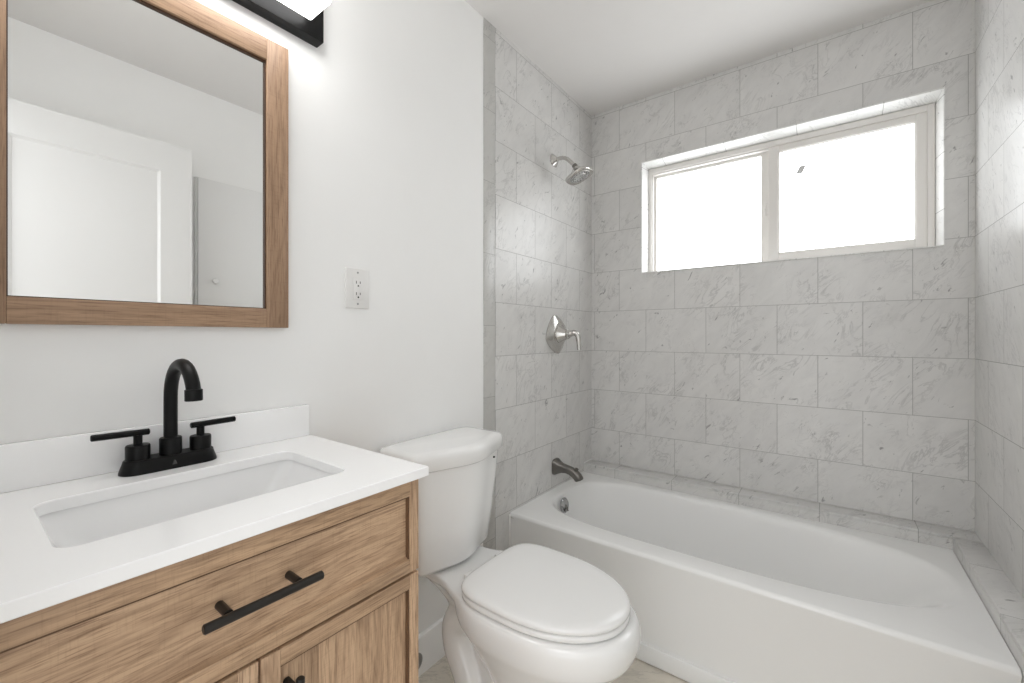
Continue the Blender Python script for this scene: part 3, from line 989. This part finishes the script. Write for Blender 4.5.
fc = part('spray_face', bm, M_GREY_FACE, body)
bm = bmesh.new()
for rr, cnt in ((0.0455, 22), (0.037, 16), (0.024, 12), (0.013, 6)):
    for k in range(cnt):
        t = 2 * PI * k / cnt
        c = hb + hd * 0.0580 + ha * (math.cos(t) * rr) + hb2 * (math.sin(t) * rr)
        lathe(bm, c, hd, [(0, 0.0021), (0.0032, 0.0016)], 6)
part('nozzles', bm, M_RUBBER, fc, smooth=0)

# ---------------------------------------------------------------- toilet
CYT = 1.025
toi = thing('toilet', (0.36, CYT, 0.0), 'white two-piece toilet with closed lid between the vanity and the bathtub', 'toilet')


def egg(xb, xf, hw, z, xw=None, n=2.2, nb=2.6, cnt=56, yoff=0.0):
    """egg outline from back xb to front xf, widest at xw"""
    xw = xw if xw is not None else xb + (xf - xb) * 0.45
    out_ = []
    for k in range(cnt):
        t = 2 * PI * (k + 0.5) / cnt
        nn = n if math.cos(t) > 0 else nb
        kk = super_r(t, 1, 1, nn)
        c, s = math.cos(t) * kk, math.sin(t) * kk
        ax = (xf - xw) if c > 0 else (xw - xb)
        out_.append((xw + c * ax, CYT + yoff + s * hw, z))
    return out_


bm = bmesh.new()
# bowl
loft(bm, [egg(0.42, 0.600, 0.085, 0.10), egg(0.385, 0.612, 0.108, 0.16), egg(0.345, 0.640, 0.128, 0.22), egg(0.305, 0.680, 0.150, 0.28), egg(0.268, 0.722, 0.169, 0.325), egg(0.238, 0.754, 0.184, 0.358),
          egg(0.228, 0.763, 0.188, 0.384), egg(0.228, 0.764, 0.189, 0.409), egg(0.236, 0.759, 0.186, 0.427), egg(0.252, 0.750, 0.174, 0.436)])
# foot
loft(bm, [egg(0.20, 0.60, 0.112, 0.0, n=2.8, nb=3.5), egg(0.20, 0.60, 0.112, 0.025, n=2.8, nb=3.5), egg(0.215, 0.59, 0.098, 0.055, n=2.6, nb=3.2), egg(0.24, 0.595, 0.075, 0.12), egg(0.23, 0.62, 0.070, 0.20), egg(0.22, 0.64, 0.075, 0.30), egg(0.22, 0.64, 0.075, 0.36)])
# deck under the tank, flaring into the bowl
def deck(x0, x1, hw, z, n=5):
    o_ = []
    for k in range(48):
        t = 2 * PI * (k + 0.5) / 48
        kk = super_r(t, 1, 1, n)
        x = (x0 + x1) / 2 + (x1 - x0) / 2 * math.cos(t) * kk
        f = max(0.0, min(1.0, (x - 0.17) / 0.17))
        o_.append((x, CYT + (hw + 0.045 * f * f * (3 - 2 * f)) * math.sin(t) * kk, z))
    return o_
loft(bm, [deck(0.17, 0.42, 0.060, 0.285, 3), deck(0.13, 0.41, 0.074, 0.335, 3.2), deck(0.09, 0.39, 0.084, 0.368, 3.5), deck(0.05, 0.38, 0.098, 0.394, 4), deck(0.04, 0.375, 0.116, 0.415), deck(0.04, 0.375, 0.117, 0.428), deck(0.045, 0.37, 0.113, 0.434)])
# trapway: a pipe bulging from both flanks
for s in (-1, 1):
    path = spline([(0.42, CYT + s * 0.048, 0.315), (0.32, CYT + s * 0.052, 0.335), (0.229, CYT + s * 0.057, 0.295), (0.219, CYT + s * 0.057, 0.225), (0.262, CYT + s * 0.057, 0.145), (0.285, CYT + s * 0.057, 0.075), (0.285, CYT + s * 0.057, 0.01)], 8)
    tube(bm, path, [0.053] * len(path), 18)
bmesh.ops.recalc_face_normals(bm, faces=bm.faces)
me = bpy.data.meshes.new('bowl_source')
bm.to_mesh(me)
bm.free()
tmp = bpy.data.objects.new('bowl_source', me)
COL.objects.link(tmp)
md = tmp.modifiers.new('fuse', 'REMESH')
md.mode = 'VOXEL'
md.voxel_size = 0.006
sm = tmp.modifiers.new('smooth', 'SMOOTH')
sm.factor = 0.5
sm.iterations = 9
dg = bpy.context.evaluated_depsgraph_get()
me2 = bpy.data.meshes.new_from_object(tmp.evaluated_get(dg))
bpy.data.objects.remove(tmp)
me2.polygons.foreach_set('use_smooth', [True] * len(me2.polygons))
me2.name = 'bowl'
me2.materials.clear()
me2.materials.append(M_CHINA)
bowl = bpy.data.objects.new('bowl', me2)
COL.objects.link(bowl)
place(bowl, toi)


def tank_ring(x0, x1, hw, bow, z, n=8.0, cnt=72):
    out_ = []
    xc = (x0 + x1) / 2
    for k in range(cnt):
        t = 2 * PI * (k + 0.5) / cnt
        kk = super_r(t, 1, 1, n)
        c, s = math.cos(t) * kk, math.sin(t) * kk
        x = xc + (x1 - x0) / 2 * c
        if c > 0:
            x += bow * c * (0.5 + 0.5 * math.cos(PI * min(1, abs(s) * 1.08)))
        out_.append((x, CYT - 0.012 + hw * s, z))
    return out_


bm = bmesh.new()
loft(bm, [tank_ring(0.045, 0.150, 0.125, 0.02, 0.4355), tank_ring(0.036, 0.166, 0.150, 0.030, 0.442), tank_ring(0.032, 0.176, 0.158, 0.036, 0.458), tank_ring(0.026, 0.186, 0.171, 0.040, 0.56), tank_ring(0.020, 0.198, 0.187, 0.043, 0.70), tank_ring(0.018, 0.203, 0.193, 0.044, 0.7685)])
tank = part('tank', bm, M_CHINA, toi, smooth=50)
bm = bmesh.new()
lathe(bm, (0.200, 1.150, 0.750), (1, 0, 0), [(0, 0.0035), (0.011, 0.0035)], 14)
part('lever_plug', bm, M_HOLE, tank, label='small dark plug below the tank lid')
bm = bmesh.new()
loft(bm, [tank_ring(0.012, 0.206, 0.203, 0.045, 0.7695), tank_ring(0.009, 0.211, 0.2085, 0.047, 0.775), tank_ring(0.009, 0.212, 0.209, 0.047, 0.806), tank_ring(0.010, 0.209, 0.2065, 0.046, 0.817), tank_ring(0.014, 0.202, 0.200, 0.045, 0.8225), tank_ring(0.030, 0.18, 0.180, 0.040, 0.8245)])
part('tank_lid', bm, M_CHINA, toi, smooth=60)

SB, SF, SHW = 0.291, 0.738, 0.178
def seat_ring(d, z):
    """D outline: squared at the hinge end"""
    return egg(SB + d, SF - d, SHW - d, z, xw=0.480, n=2.05, nb=4.6, cnt=80)
bm = bmesh.new()
loft(bm, [seat_ring(0.010, 0.4385), seat_ring(0.004, 0.4395), seat_ring(0.001, 0.4430), seat_ring(0.001, 0.4510), seat_ring(0.004, 0.4545), seat_ring(0.012, 0.4555)])
part('seat', bm, M_SEAT, toi, smooth=60)
bm = bmesh.new()
loft(bm, [seat_ring(0.010, 0.4560), seat_ring(0.004, 0.4575), seat_ring(0.0, 0.4610), seat_ring(0.0, 0.4670), seat_ring(0.003, 0.4720), seat_ring(0.010, 0.4745), seat_ring(0.030, 0.4760), seat_ring(0.09, 0.4768)])
part('seat_lid', bm, M_SEAT, toi, smooth=60)
for s in (-1, 1):
    bm = bmesh.new()
    y = CYT + s * 0.073
    box(bm, (0.266, y - 0.019, 0.4365), (0.300, y + 0.019, 0.4585), 0.005, 3)
    part('hinge', bm, M_SEAT, toi)
for s in (-1, 1):
    bm = bmesh.new()
    lathe(bm, (0.36, CYT + s * 0.101, 0.026), (0, s * 0.3, 1), [(0, 0.015), (0.008, 0.015), (0.016, 0.011), (0.020, 0.004)], 20)
    part('bolt_cap', bm, M_SEAT, toi)

# water stop valve beside the vanity
sv = thing('shutoff_valve', (0.015, 0.905, 0.125), 'grey water shutoff valve low on the wall beside the vanity', 'valve')
bm = bmesh.new()
lathe(bm, (0.0145, 0.905, 0.125), (1, 0, 0), [(0, 0.028), (0.003, 0.027), (0.006, 0.010), (0.035, 0.010), (0.037, 0.013), (0.055, 0.013), (0.057, 0.006)], 20)
part('valve_body', bm, M_CHROME, sv)
bm = bmesh.new()
lathe(bm, (0.075, 0.905, 0.125), (1, 0, 0), [(-0.019, 0.005), (0, 0.006), (0.001, 0.028), (0.010, 0.030), (0.012, 0.024)], 24)
part('handle', bm, M_GREYLEVER, sv)
bm = bmesh.new()
tube(bm, spline([(0.046, 0.905, 0.137), (0.046, 0.903, 0.20), (0.056, 0.893, 0.28), (0.07, 0.888, 0.36), (0.072, 0.888, 0.425)], 8), 0.0045, 10)
part('supply_hose', bm, M_GREYLEVER, sv)
